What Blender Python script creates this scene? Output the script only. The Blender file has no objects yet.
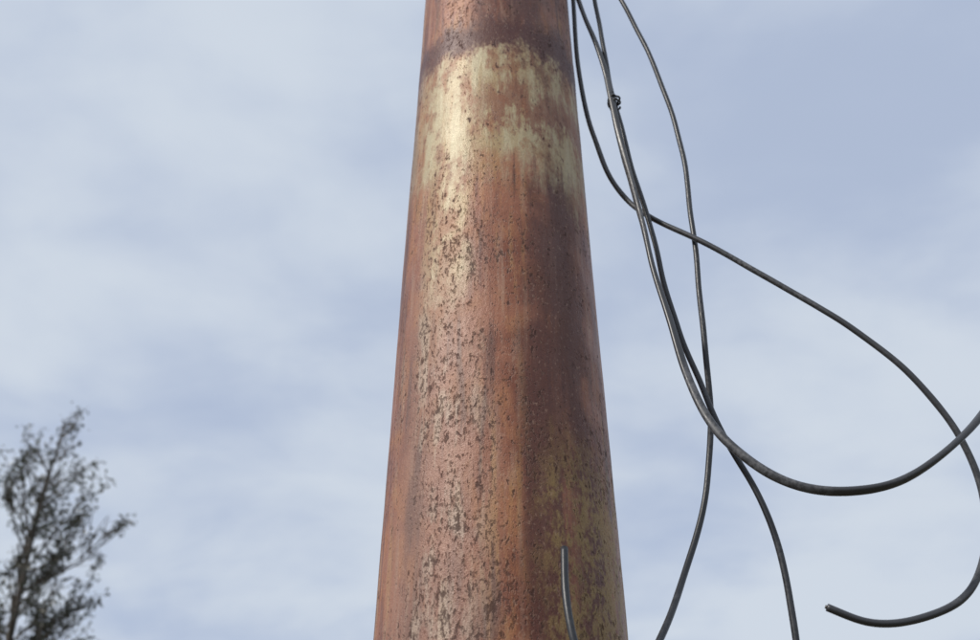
import bpy, math, random
from mathutils import Vector, Matrix, noise as mnoise
sc=bpy.context.scene

# ---------------------------------------------------------------- helpers
def new_mat(name):
    m=bpy.data.materials.new(name); m.use_nodes=True
    nt=m.node_tree; nt.nodes.clear()
    return m,nt
class G:
    """tiny node-graph helper"""
    def __init__(s,nt): s.nt=nt
    def n(s,t,**k):
        nd=s.nt.nodes.new(t)
        for a,b in k.items(): setattr(nd,a,b)
        return nd
    def put(s,sock,v):
        if isinstance(v,bpy.types.NodeSocket): s.nt.links.new(v,sock)
        else: sock.default_value=v
    def m(s,op,a,b=0.0,c=0.0,clamp=False):
        nd=s.n('ShaderNodeMath',operation=op); nd.use_clamp=clamp
        s.put(nd.inputs[0],a); s.put(nd.inputs[1],b); s.put(nd.inputs[2],c)
        return nd.outputs[0]
    def ss(s,v,a,b,x=0.0,y=1.0):
        nd=s.n('ShaderNodeMapRange',interpolation_type='SMOOTHSTEP')
        s.put(nd.inputs['Value'],v); s.put(nd.inputs['From Min'],a); s.put(nd.inputs['From Max'],b)
        s.put(nd.inputs['To Min'],x); s.put(nd.inputs['To Max'],y)
        return nd.outputs['Result']
    def noise(s,vec,scale,detail=3.0,rough=0.5,dist=0.0):
        nd=s.n('ShaderNodeTexNoise')
        s.put(nd.inputs['Vector'],vec); nd.inputs['Scale'].default_value=scale
        nd.inputs['Detail'].default_value=detail; nd.inputs['Roughness'].default_value=rough
        nd.inputs['Distortion'].default_value=dist
        return nd.outputs['Fac']
    def mapv(s,vec,scale=(1,1,1),loc=(0,0,0)):
        nd=s.n('ShaderNodeMapping'); s.put(nd.inputs['Vector'],vec)
        nd.inputs['Scale'].default_value=scale; nd.inputs['Location'].default_value=loc
        return nd.outputs[0]
    def mix(s,f,a,b):
        nd=s.n('ShaderNodeMix',data_type='RGBA')
        s.put(nd.inputs['Factor'],f)
        for k,v in ((6,a),(7,b)):
            if isinstance(v,tuple): v=(v[0],v[1],v[2],1)
            s.put(nd.inputs[k],v)
        return nd.outputs[2]
    def out(s,bsdf):
        o=s.n('ShaderNodeOutputMaterial'); s.nt.links.new(bsdf.outputs[0],o.inputs[0])
def srgb(r,g,b):
    f=lambda c:(c/255/12.92) if c/255<=.04045 else ((c/255+.055)/1.055)**2.4
    return (f(r),f(g),f(b))

def mesh_obj(name,verts,faces,mat=None,smooth=True,parent=None,loc=(0,0,0)):
    me=bpy.data.meshes.new(name); me.from_pydata(verts,[],faces); me.update()
    if smooth: me.polygons.foreach_set('use_smooth',[True]*len(me.polygons))
    ob=bpy.data.objects.new(name,me); sc.collection.objects.link(ob); ob.location=loc
    if mat: me.materials.append(mat)
    if parent: ob.parent=parent
    return ob
def empty(name,loc=(0,0,0)):
    e=bpy.data.objects.new(name,None); sc.collection.objects.link(e); e.location=loc
    e.empty_display_size=.2
    return e

# ---------------------------------------------------------------- rusty steel
def steel_material():
    m,nt=new_mat('rusty_painted_steel'); g=G(nt)
    tc=g.n('ShaderNodeTexCoord').outputs['Object']
    sp=g.n('ShaderNodeSeparateXYZ'); g.put(sp.inputs[0],tc)
    X,Y,Z=sp.outputs
    th=g.m('ARCTAN2',X,g.m('MULTIPLY',Y,-1.0))          # 0 = side facing -Y
    streak=g.noise(g.mapv(tc,(1,1,.07)),70,4,.6)         # vertical runs
    streakL=g.noise(g.mapv(tc,(1,1,.12),(3,1,0)),16,4,.6)
    streakM=g.noise(g.mapv(tc,(1,1,.12),(6,1,3)),36,5,.65,.2)
    blot=g.noise(tc,11,5,.6,.3)
    blot2=g.noise(g.mapv(tc,(1,1,.5),(5,2,1)),28,5,.65,.2)
    fine=g.noise(g.mapv(tc,(1,1,.5)),150,4,.6,.2)
    fine2=g.noise(g.mapv(tc,(1,1,.6),(3,7,1)),260,3,.6)
    grain=g.noise(tc,480,3,.7)
    # base rust
    rust=g.mix(g.ss(blot,.35,.66),srgb(166,106,76),srgb(136,76,48))
    rust=g.mix(g.m('MULTIPLY',g.ss(blot2,.48,.66),.55),rust,srgb(182,122,76))
    rust=g.mix(g.m('MULTIPLY',g.ss(streakM,.52,.66),.7),rust,srgb(184,136,84))
    rust=g.mix(g.m('MULTIPLY',g.ss(streakL,.48,.64),.8),rust,srgb(90,47,32))
    rust=g.mix(g.m('MULTIPLY',g.ss(streak,.52,.68),.55),rust,srgb(182,144,120))
    rust=g.mix(g.m('MULTIPLY',g.ss(streak,.47,.33),.7),rust,srgb(84,44,32))
    # greyish sky sheen on the lower left flank, painted into the colour
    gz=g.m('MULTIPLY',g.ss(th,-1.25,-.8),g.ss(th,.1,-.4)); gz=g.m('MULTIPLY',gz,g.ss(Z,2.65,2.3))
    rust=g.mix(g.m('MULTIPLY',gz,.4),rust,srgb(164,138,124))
    glint=g.m('MULTIPLY',gz,g.ss(g.m('ADD',g.m('MULTIPLY',streakM,.6),g.m('MULTIPLY',blot,.4)),.49,.58))  # whitish specular streaks, mixed into the base colour
    rust=g.mix(g.m('MULTIPLY',glint,.5),rust,srgb(200,182,162))
    # broad dark run on the right flank
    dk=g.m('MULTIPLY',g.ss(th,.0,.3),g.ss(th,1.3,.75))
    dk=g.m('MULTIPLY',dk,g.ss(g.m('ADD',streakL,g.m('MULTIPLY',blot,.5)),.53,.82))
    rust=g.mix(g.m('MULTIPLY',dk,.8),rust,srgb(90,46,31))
    # cream paint remains
    wob=g.m('ADD',g.m('MULTIPLY',g.m('SUBTRACT',streak,.5),.14),g.m('MULTIPLY',g.m('SUBTRACT',blot,.5),.14))
    wob=g.m('ADD',wob,g.m('MULTIPLY',g.m('SUBTRACT',fine,.5),.12))
    zz=g.m('ADD',Z,wob)
    band=g.m('MULTIPLY',g.ss(zz,2.59,2.70),g.ss(zz,2.96,2.90))
    runz=g.m('MULTIPLY',g.ss(zz,2.30,2.56),g.ss(zz,2.96,2.90))
    tht=g.m('ADD',th,g.m('MULTIPLY',g.m('SUBTRACT',blot2,.5),.5))
    runa=g.m('MULTIPLY',g.ss(tht,-.95,-.66),g.ss(tht,-.22,-.45))
    cream=g.m('MAXIMUM',band,g.m('MULTIPLY',g.m('MULTIPLY',runz,runa),.95))
    cream=g.m('MULTIPLY',cream,g.ss(tht,-1.35,-.8,.35,1.0))
    oth=g.m('MULTIPLY',g.ss(g.noise(g.mapv(tc,(1,1,.5),(9,4,2)),5,3,.5),.58,.64),g.ss(Z,3.2,3.5))
    low=g.m('MULTIPLY',g.m('MULTIPLY',g.ss(tht,.2,.5),g.ss(zz,2.24,2.12)),g.ss(g.m('ADD',g.m('MULTIPLY',blot2,.5),g.m('MULTIPLY',fine,.5)),.44,.54))
    wear=g.ss(g.m('ADD',g.m('ADD',g.m('MULTIPLY',blot2,.45),g.m('MULTIPLY',streakM,.3)),g.m('MULTIPLY',fine,.25)),.575,.48)
    cream=g.m('MULTIPLY',cream,g.m('MULTIPLY_ADD',wear,.68,.32))
    ccol=g.mix(g.ss(streakM,.40,.62),srgb(204,191,152),srgb(186,160,114))
    ccol=g.mix(g.m('MULTIPLY',g.ss(blot2,.46,.62),.65),ccol,srgb(160,110,72))
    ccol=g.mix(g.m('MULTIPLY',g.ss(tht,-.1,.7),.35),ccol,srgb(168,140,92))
    hb=g.m('MULTIPLY',g.ss(zz,2.735,2.775),g.ss(zz,2.85,2.80))
    hb=g.m('MULTIPLY',hb,g.ss(th,-.45,.0))
    ccol=g.mix(g.m('MULTIPLY',hb,.8),ccol,srgb(140,82,54))
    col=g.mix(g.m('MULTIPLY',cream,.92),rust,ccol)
    col=g.mix(g.m('MULTIPLY',oth,.8),col,srgb(176,158,112))
    col=g.mix(g.m('MULTIPLY',low,.75),col,srgb(158,130,76))
    # dark rust ring above the paint
    wz=g.m('ADD',Z,g.m('ADD',g.m('MULTIPLY',g.m('SUBTRACT',blot2,.5),.12),g.m('MULTIPLY',g.m('SUBTRACT',fine,.5),.05)))
    ring=g.m('MULTIPLY',g.ss(wz,2.91,2.945),g.ss(wz,3.02,2.98))
    ring=g.m('MULTIPLY',ring,g.ss(blot,.25,.42,.5,1.0))
    col=g.mix(g.m('MULTIPLY',ring,.92),col,srgb(82,36,25))
    # pits and specks
    dens=g.m('MULTIPLY',g.ss(th,-1.2,-.7),g.ss(th,.25,-.3))
    dens=g.m('MULTIPLY',dens,g.ss(Z,2.75,2.45))
    thr=g.m('SUBTRACT',.615,g.m('MULTIPLY',dens,.03))
    thr=g.m('SUBTRACT',thr,g.m('MULTIPLY',g.m('SUBTRACT',blot,.5),.25))
    thr=g.m('SUBTRACT',thr,g.m('MULTIPLY',g.m('SUBTRACT',streakM,.5),.28))
    thr=g.m('ADD',thr,g.m('MULTIPLY',cream,.05))
    pit=g.ss(g.m('SUBTRACT',fine,thr),-.02,.08)
    pit2=g.ss(g.m('SUBTRACT',fine2,thr),-.02,.06)
    pit=g.m('MAXIMUM',pit,g.m('MULTIPLY',pit2,.75))
    col=g.mix(g.m('MULTIPLY',pit,.8),col,srgb(64,37,30))
    col=g.mix(g.ss(grain,.35,.7,0.0,.24),col,srgb(74,40,30))
    light=g.ss(g.noise(g.mapv(tc,(1,1,.7),(2,2,2)),230,3,.6),.58,.70)
    col=g.mix(g.m('MULTIPLY',light,.25),col,srgb(200,166,140))
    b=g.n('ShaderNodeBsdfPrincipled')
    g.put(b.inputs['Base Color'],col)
    r=g.m('ADD',g.ss(blot2,.3,.7,.40,.54),g.m('MULTIPLY',pit,.3))
    g.put(b.inputs['Roughness'],r)
    b.inputs['Metallic'].default_value=.08
    b.inputs['Specular IOR Level'].default_value=.55
    h=g.m('ADD',g.m('MULTIPLY',pit,-1.2),g.m('ADD',g.m('MULTIPLY',grain,.6),g.m('MULTIPLY',blot2,.8)))
    h=g.m('ADD',h,g.m('ADD',g.m('MULTIPLY',cream,.35),g.m('MULTIPLY',fine,.8)))
    bp=g.n('ShaderNodeBump'); bp.inputs['Strength'].default_value=.45; bp.inputs['Distance'].default_value=.0022
    g.put(bp.inputs['Height'],h); g.put(b.inputs['Normal'],bp.outputs[0])
    g.out(b); return m
steel=steel_material()

PX,PY=.0125,1.24
def prad(z): return .157-.0155*(z-1.94) if z<3.4 else .13437-.0095*(z-3.4)
pole=empty('rusty_steel_pole',(PX,PY,0))
N=128; zs=[i*.03 for i in range(0,241)]
v=[];f=[]
for i,z in enumerate(zs):
    for k in range(N):
        a=2*math.pi*k/N
        r=prad(z)+.0016*(mnoise.noise(Vector((math.cos(a)*1.2,math.sin(a)*1.2,z*2.2)))) \
          +.0005*mnoise.noise(Vector((math.cos(a)*5,math.sin(a)*5,z*14)))
        r+=.0022*math.exp(-((z-2.985)/.012)**2)+.0022*math.exp(-((z-5.9)/.012)**2)
        v.append((r*math.cos(a),r*math.sin(a),z))
for i in range(len(zs)-1):
    for k in range(N):
        f.append((i*N+k,i*N+(k+1)%N,(i+1)*N+(k+1)%N,(i+1)*N+k))
mesh_obj('shaft',v,f,steel,True,pole)

def lathe(name,prof,mat,parent,seg=64,loc=(0,0,0)):
    v=[];f=[]
    for (r,z) in prof:
        for k in range(seg):
            a=2*math.pi*k/seg; v.append((r*math.cos(a),r*math.sin(a),z))
    for i in range(len(prof)-1):
        for k in range(seg):
            f.append((i*seg+k,i*seg+(k+1)%seg,(i+1)*seg+(k+1)%seg,(i+1)*seg+k))
    return mesh_obj(name,v,f,mat,False,parent,loc)
rt=prad(7.2)
lathe('top_cap',[(rt+.004,7.16),(rt+.008,7.165),(rt+.008,7.21),(rt-.02,7.235),(.001,7.25)],steel,pole)
lathe('base_flange',[(.001,.03),(.30,.03),(.305,.035),(.305,.055),(.30,.06),(.21,.06),(.20,.075),(.188,.10)],steel,pole)
for k in range(8):
    a=math.pi/8+k*math.pi/4
    lathe('anchor_bolt_%d'%(k+1),[(.001,.12),(.012,.12),(.012,.085),(.024,.085),(.024,.061),(.0,.061)],steel,pole,6,(.255*math.cos(a),.255*math.sin(a),0))
rc=prad(4.3)
lathe('clamp_band',[(rc-.002,4.27),(rc+.006,4.27),(rc+.006,4.33),(rc-.002,4.33)],steel,pole)

# ---------------------------------------------------------------- cables
def cable_material(name,base,rough):
    m,nt=new_mat(name); g=G(nt)
    tc=g.n('ShaderNodeTexCoord').outputs['Object']
    n1=g.noise(tc,9,4,.6); n2=g.noise(tc,160,3,.6)
    dust=g.m('MULTIPLY',g.ss(n1,.42,.68),g.ss(n2,.35,.65))
    c=g.mix(dust,base,tuple(min(1,x*2.4+.02) for x in base))
    b=g.n('ShaderNodeBsdfPrincipled'); g.put(b.inputs['Base Color'],c)
    g.put(b.inputs['Roughness'],g.m('MULTIPLY_ADD',dust,.25,rough))
    bp=g.n('ShaderNodeBump'); bp.inputs['Strength'].default_value=.3; bp.inputs['Distance'].default_value=.0006
    g.put(bp.inputs['Height'],n2); g.put(b.inputs['Normal'],bp.outputs[0])
    g.out(b); return m
cab_dark=cable_material('black_cable_sheath',(.016,.017,.020),.38)
cab_grey=cable_material('weathered_cable_sheath',(.040,.041,.045),.36)
copper,nt=new_mat('cut_conductor'); g=G(nt); b=g.n('ShaderNodeBsdfPrincipled')
b.inputs['Base Color'].default_value=(.16,.15,.14,1); b.inputs['Metallic'].default_value=.6; b.inputs['Roughness'].default_value=.55; g.out(b)

def spline(pts,sub=14):
    P=[Vector(p) for p in pts]; P=[2*P[0]-P[1]]+P+[2*P[-1]-P[-2]]
    out=[]
    for i in range(1,len(P)-2):
        p0,p1,p2,p3=P[i-1:i+3]
        t0=0;t1=t0+max(1e-4,(p1-p0).length)**.5;t2=t1+max(1e-4,(p2-p1).length)**.5;t3=t2+max(1e-4,(p3-p2).length)**.5
        for k in range(sub):
            t=t1+(t2-t1)*k/sub
            A1=(t1-t)/(t1-t0)*p0+(t-t0)/(t1-t0)*p1
            A2=(t2-t)/(t2-t1)*p1+(t-t1)/(t2-t1)*p2
            A3=(t3-t)/(t3-t2)*p2+(t-t2)/(t3-t2)*p3
            B1=(t2-t)/(t2-t0)*A1+(t-t0)/(t2-t0)*A2
            B2=(t3-t)/(t3-t1)*A2+(t-t1)/(t3-t1)*A3
            out.append((t2-t)/(t2-t1)*B1+(t-t1)/(t2-t1)*B2)
    out.append(P[-2])
    for _ in range(20):
        out=[out[0]]+[out[i]*.5+(out[i-1]+out[i+1])*.25 for i in range(1,len(out)-1)]+[out[-1]]
    # slight handling kinks of real cable
    o=Vector((pts[0][0]*37,pts[0][1]*51,0))
    out=[p+.003*Vector((mnoise.noise(p*10+o),mnoise.noise(p*10+o+Vector((9,0,0))),mnoise.noise(p*10+o+Vector((0,9,0))))) for p in out]
    return out
def tube(path,rad,lobe=0.0,twist=0.0,seg=14):
    v=[];f=[]; t=(path[1]-path[0]).normalized()
    n=t.orthogonal().normalized(); L=0
    for i,p in enumerate(path):
        t2=(path[min(i+1,len(path)-1)]-path[max(i-1,0)]).normalized()
        q=t.rotation_difference(t2); n=(q@n).normalized(); t=t2
        bnm=t.cross(n)
        if i: L+=(p-path[i-1]).length
        for k in range(seg):
            a=2*math.pi*k/seg
            r=rad*(1+lobe*math.cos(2*a))*(1+.04*mnoise.noise(p*30))
            aa=a+twist*L
            v.append(tuple(p+(n*math.cos(aa)+bnm*math.sin(aa))*r))
    for i in range(len(path)-1):
        for k in range(seg):
            f.append((i*seg+k,i*seg+(k+1)%seg,(i+1)*seg+(k+1)%seg,(i+1)*seg+k))
    f.append(tuple(range(seg))[::-1]); f.append(tuple(range((len(path)-1)*seg,len(path)*seg)))
    return v,f
def cable(pts,rad,mat,lobe=0,twist=0):
    path=spline(pts)
    e=empty('hanging_cable')
    v,f=tube(path,rad,lobe,twist,18)
    mesh_obj('sheath',v,f,mat,True,e)
    d=(path[-1]-path[-2]).normalized()
    v,f=tube([path[-1]-d*.002,path[-1]+d*.001,path[-1]+d*.002],rad*.5,0,0,8)
    mesh_obj('conductor',v,f,copper,True,e)
    return e
A=[(.155,1.20,4.30),(.175,1.19,4.2),(.15,1.195,3.8),(.17,1.2,3.5),(.200,1.2,3.366),(.243,1.2,3.193),(.290,1.2,3.009),(.318,1.2,2.809),(.315,1.19,2.584),(.304,1.18,2.412),(.303,1.19,2.315),(.299,1.205,2.243),(.273,1.2,2.133),(.231,1.17,2.029),(.190,1.12,1.948),(.145,1.06,1.885),(.112,1.02,1.862),(.088,1.01,1.900),(.079,1.02,1.958),(.080,1.04,2.025)]
B=[(.160,1.235,4.30),(.18,1.22,4.2),(.160,1.215,3.8),(.150,1.215,3.5),(.148,1.22,3.396),(.167,1.21,3.191),(.197,1.2,3.036),(.209,1.19,2.894),(.217,1.18,2.766),(.229,1.16,2.618),(.238,1.15,2.512),(.247,1.14,2.415),(.261,1.12,2.296),(.282,1.10,2.203),(.322,1.08,2.138),(.382,1.06,2.102),(.4475,1.05,2.101),(.512,1.05,2.130),(.574,1.06,2.181),(.670,1.10,2.276),(.76,1.15,2.36),(.86,1.17,2.38),(.93,1.18,2.31)]
C=[(.158,1.27,4.30),(.18,1.275,4.2),(.165,1.26,3.8),(.160,1.25,3.44),(.164,1.25,3.244),(.163,1.25,3.067),(.177,1.24,2.873),(.209,1.22,2.714),(.253,1.2,2.639),(.306,1.18,2.581),(.369,1.16,2.517),(.438,1.14,2.436),(.501,1.12,2.363),(.548,1.11,2.290),(.584,1.11,2.215),(.600,1.12,2.146),(.590,1.12,2.066),(.548,1.11,1.999),(.478,1.1,1.964),(.418,1.09,1.957),(.373,1.09,1.975)]
D=[(.162,1.25,4.30),(.185,1.25,4.2),(.18,1.235,3.8),(.173,1.225,3.55),(.184,1.22,3.396),(.200,1.215,3.197),(.209,1.205,3.015),(.218,1.205,2.898),(.229,1.2,2.774),(.247,1.18,2.595),(.255,1.165,2.469),(.267,1.15,2.363),(.283,1.14,2.285),(.300,1.13,2.205),(.327,1.13,2.135),(.345,1.13,2.058),(.344,1.13,1.951),(.335,1.13,1.865),(.31,1.14,1.75),(.30,1.15,1.66)]
cable(A,.0042,cab_dark)
cable(B,.0049,cab_grey,.16,5.0)
cable(C,.0043,cab_grey)
cable(D,.0040,cab_dark)
pth=[]
for i in range(70):
    a=i/70*2*math.pi*2.6; r=.0095+.0015*math.sin(i)
    pth.append(Vector((.214+r*math.cos(a)*.95,1.197+r*1.2*math.sin(a),2.885+.022*i/70+.002*math.sin(a*1.3))))
pth.append(pth[-1]+Vector((.006,-.005,.005)))
v,f=tube(pth,.0018,0,0,8); mesh_obj('cable_tie',v,f,cab_dark)

# ---------------------------------------------------------------- tree
bark,nt=new_mat('tree_bark'); g=G(nt); tc=g.n('ShaderNodeTexCoord').outputs['Object']
b=g.n('ShaderNodeBsdfPrincipled'); g.put(b.inputs['Base Color'],g.mix(g.noise(g.mapv(tc,(1,1,.2)),14,5,.6),(.05,.042,.035),(.14,.12,.10))); b.inputs['Roughness'].default_value=.9; g.out(b)
leafm,nt=new_mat('tree_leaf'); g=G(nt); tc=g.n('ShaderNodeTexCoord').outputs['Object']
geo=g.n('ShaderNodeNewGeometry')
b=g.n('ShaderNodeBsdfPrincipled')
c=g.mix(g.noise(tc,1.4,3,.6),(.035,.045,.028),(.08,.09,.055))
c=g.mix(geo.outputs['Random Per Island'],c,(.105,.10,.08))
g.put(b.inputs['Base Color'],c); b.inputs['Roughness'].default_value=.4
g.out(b)
def build_tree(base,top,spread,seed,nleaf=6):
    R=random.Random(seed); tr=empty('slender_tree',base)
    bv=[];bf=[];lv=[];lf=[]
    def addtube(path,r0,r1,seg):
        o=len(bv)
        for i,p in enumerate(path):
            t=(path[min(i+1,len(path)-1)]-path[max(i-1,0)]).normalized(); n=t.orthogonal().normalized(); bn=t.cross(n)
            r=r0+(r1-r0)*i/(len(path)-1)
            for k in range(seg):
                a=2*math.pi*k/seg; bv.append(tuple(p+(n*math.cos(a)+bn*math.sin(a))*r))
        for i in range(len(path)-1):
            for k in range(seg): bf.append((o+i*seg+k,o+i*seg+(k+1)%seg,o+(i+1)*seg+(k+1)%seg,o+(i+1)*seg+k))
    def leaf(p):
        d=Vector((R.gauss(0,1),R.gauss(0,1),R.gauss(0,1)-.2)).normalized()
        s=d.orthogonal().normalized(); s=Matrix.Rotation(R.random()*6.28,3,d)@s
        L=R.uniform(.07,.15); W=L*R.uniform(.35,.55); nrm=d.cross(s)*L*.15; o=len(lv)
        for q in (p,p+d*L*.5+s*W*.5+nrm,p+d*L,p+d*L*.5-s*W*.5+nrm): lv.append(tuple(q))
        lf.append((o,o+1,o+2,o+3))
    def grow(p,d,L,r,lvl,dens):
        n=max(3,int(L/.2)); path=[p.copy()]
        for i in range(n):
            d=(d+Vector((R.gauss(0,.14)+.025,R.gauss(0,.14),R.gauss(0,.08)+.08))).normalized()
            p=p+d*L/n; path.append(p.copy())
        addtube(path,r,r*.4,4 if lvl>1 else 7)
        for i in range(1,len(path)):
            fr=i/n
            if lvl<3 and fr>.15 and R.random()<.9:
                ax=Vector((R.gauss(0,1),R.gauss(0,1),R.gauss(0,1))).cross(d).normalized()
                nd=Matrix.Rotation(R.uniform(.35,.85),3,ax)@d
                grow(path[i],nd,L*R.uniform(.3,.55)*(1.1-fr*.5),r*.5,lvl+1,dens)
            if lvl>=2:
                if mnoise.noise(path[i]*1.5+Vector((seed,0,0)))>-.14:
                    for _ in range(int(nleaf*dens*R.uniform(.1,1.4))):
                        leaf(path[i]+Vector((R.gauss(0,.06),R.gauss(0,.06),R.gauss(0,.06))))
    T=Vector(top); n=34; path=[]
    for i in range(n+1):
        t=i/n; path.append(Vector((T.x*t+.25*mnoise.noise(Vector((t*3,seed,0)))*t,T.y*t+.2*mnoise.noise(Vector((t*3,0,seed)))*t,T.z*t)))
    addtube(path,.17,.014,12)
    for i in range(8,n+1):
        t=i/n
        for _ in range(2):
            a=R.random()*6.283; up=R.uniform(.6,1.4)
            d=Vector((math.cos(a),math.sin(a),up)).normalized()
            L=spread*(1.12-t)**.6*R.uniform(.6,1.2)+.35
            grow(path[i],d,L,.045*(1.1-t)+.010,1,max(.25,1.0-.9*max(0,(t-.65)/.35)))
    mesh_obj('trunk_and_branches',bv,bf,bark,True,tr); mesh_obj('foliage',lv,lf,leafm,False,tr)
    print('leaves',len(lf)); return tr
build_tree((-9.45,20,0),(-.25,0,12.5),2.6,11,5.5)

# ---------------------------------------------------------------- ground
gm,nt=new_mat('dry_grass_ground'); g=G(nt); tc=g.n('ShaderNodeTexCoord').outputs['Object']
b=g.n('ShaderNodeBsdfPrincipled')
c=g.mix(g.ss(g.noise(tc,.35,6,.6),.4,.62),(.18,.145,.095),(.09,.10,.04)); c=g.mix(g.noise(tc,30,4,.7),c,(.12,.10,.065))
g.put(b.inputs['Base Color'],c); b.inputs['Roughness'].default_value=.95
bp=g.n('ShaderNodeBump'); bp.inputs['Distance'].default_value=.03; g.put(bp.inputs['Height'],g.noise(tc,25,5,.7)); g.put(b.inputs['Normal'],bp.outputs[0]); g.out(b)
S=3000
mesh_obj('ground',[(-S,-S,0),(S,-S,0),(S,S,0),(-S,S,0)],[(0,1,2,3)],gm,False)
cm,nt=new_mat('concrete'); g=G(nt); tc=g.n('ShaderNodeTexCoord').outputs['Object']
b=g.n('ShaderNodeBsdfPrincipled'); g.put(b.inputs['Base Color'],g.mix(g.noise(tc,12,6,.7),(.22,.21,.19),(.36,.35,.32))); b.inputs['Roughness'].default_value=.9; g.out(b)
lathe('concrete_footing',[(.45,-.1),(.45,.015),(.435,.029),(.001,.029)],cm,pole)

# ---------------------------------------------------------------- light
EL,AZ=math.radians(44),math.radians(236)
sd=Vector((math.sin(AZ)*math.cos(EL),math.cos(AZ)*math.cos(EL),math.sin(EL)))
sl=bpy.data.lights.new('sun','SUN'); sl.energy=2.8; sl.angle=math.radians(3); sl.color=(1,.95,.88)
so=bpy.data.objects.new('sun',sl); sc.collection.objects.link(so); so.rotation_euler=sd.to_track_quat('Z','Y').to_euler(); so.location=sd*30
w=bpy.data.worlds.new('World'); sc.world=w; w.use_nodes=True; nt=w.node_tree; nt.nodes.clear(); g=G(nt)
sky=g.n('ShaderNodeTexSky',sky_type='NISHITA'); sky.sun_disc=False; sky.sun_elevation=EL; sky.sun_rotation=AZ
sky.air_density=1.0; sky.dust_density=1.5
tc=g.n('ShaderNodeTexCoord').outputs['Generated']
sp=g.n('ShaderNodeSeparateXYZ'); g.put(sp.inputs[0],tc)
zc=g.m('ADD',g.m('MAXIMUM',sp.outputs[2],0.0),.25)
cb=g.n('ShaderNodeCombineXYZ'); g.put(cb.inputs[0],g.m('DIVIDE',sp.outputs[0],zc)); g.put(cb.inputs[1],g.m('DIVIDE',sp.outputs[1],zc))
pl=cb.outputs[0]
c1=g.noise(g.mapv(pl,(1,1.1,1),(.3,.2,0)),1.6,6,.5,.3)
c2=g.noise(g.mapv(pl,(1,1.35,1),(4.3,1.2,0)),4.2,6,.48,.3)
cl=g.m('ADD',g.m('MULTIPLY',c1,.68),g.m('MULTIPLY',c2,.32))
cov=g.ss(cl,.34,.60,.82,.98)
cov=g.m('MAXIMUM',cov,g.ss(sp.outputs[2],.42,.1,0.0,.95))
cc=g.mix(g.ss(cl,.36,.60),(5.0,5.8,7.45),(6.3,6.95,7.85))
col=g.mix(cov,sky.outputs[0],cc)
bg=g.n('ShaderNodeBackground'); g.put(bg.inputs[0],col); bg.inputs[1].default_value=.1
o=g.n('ShaderNodeOutputWorld'); nt.links.new(bg.outputs[0],o.inputs[0])

# ---------------------------------------------------------------- camera
cd=bpy.data.cameras.new('camera'); cam=bpy.data.objects.new('camera',cd); sc.collection.objects.link(cam)
cam.location=(0,0,1.6); cam.rotation_euler=(math.radians(125),0,0)
cd.sensor_width=36; cd.lens=36*1000/980; cd.clip_start=.05; cd.clip_end=8000
cd.dof.use_dof=True; cd.dof.focus_distance=1.30; cd.dof.aperture_fstop=5.6
sc.camera=cam
sc.view_settings.view_transform='Standard'; sc.view_settings.look='None'; sc.view_settings.exposure=0
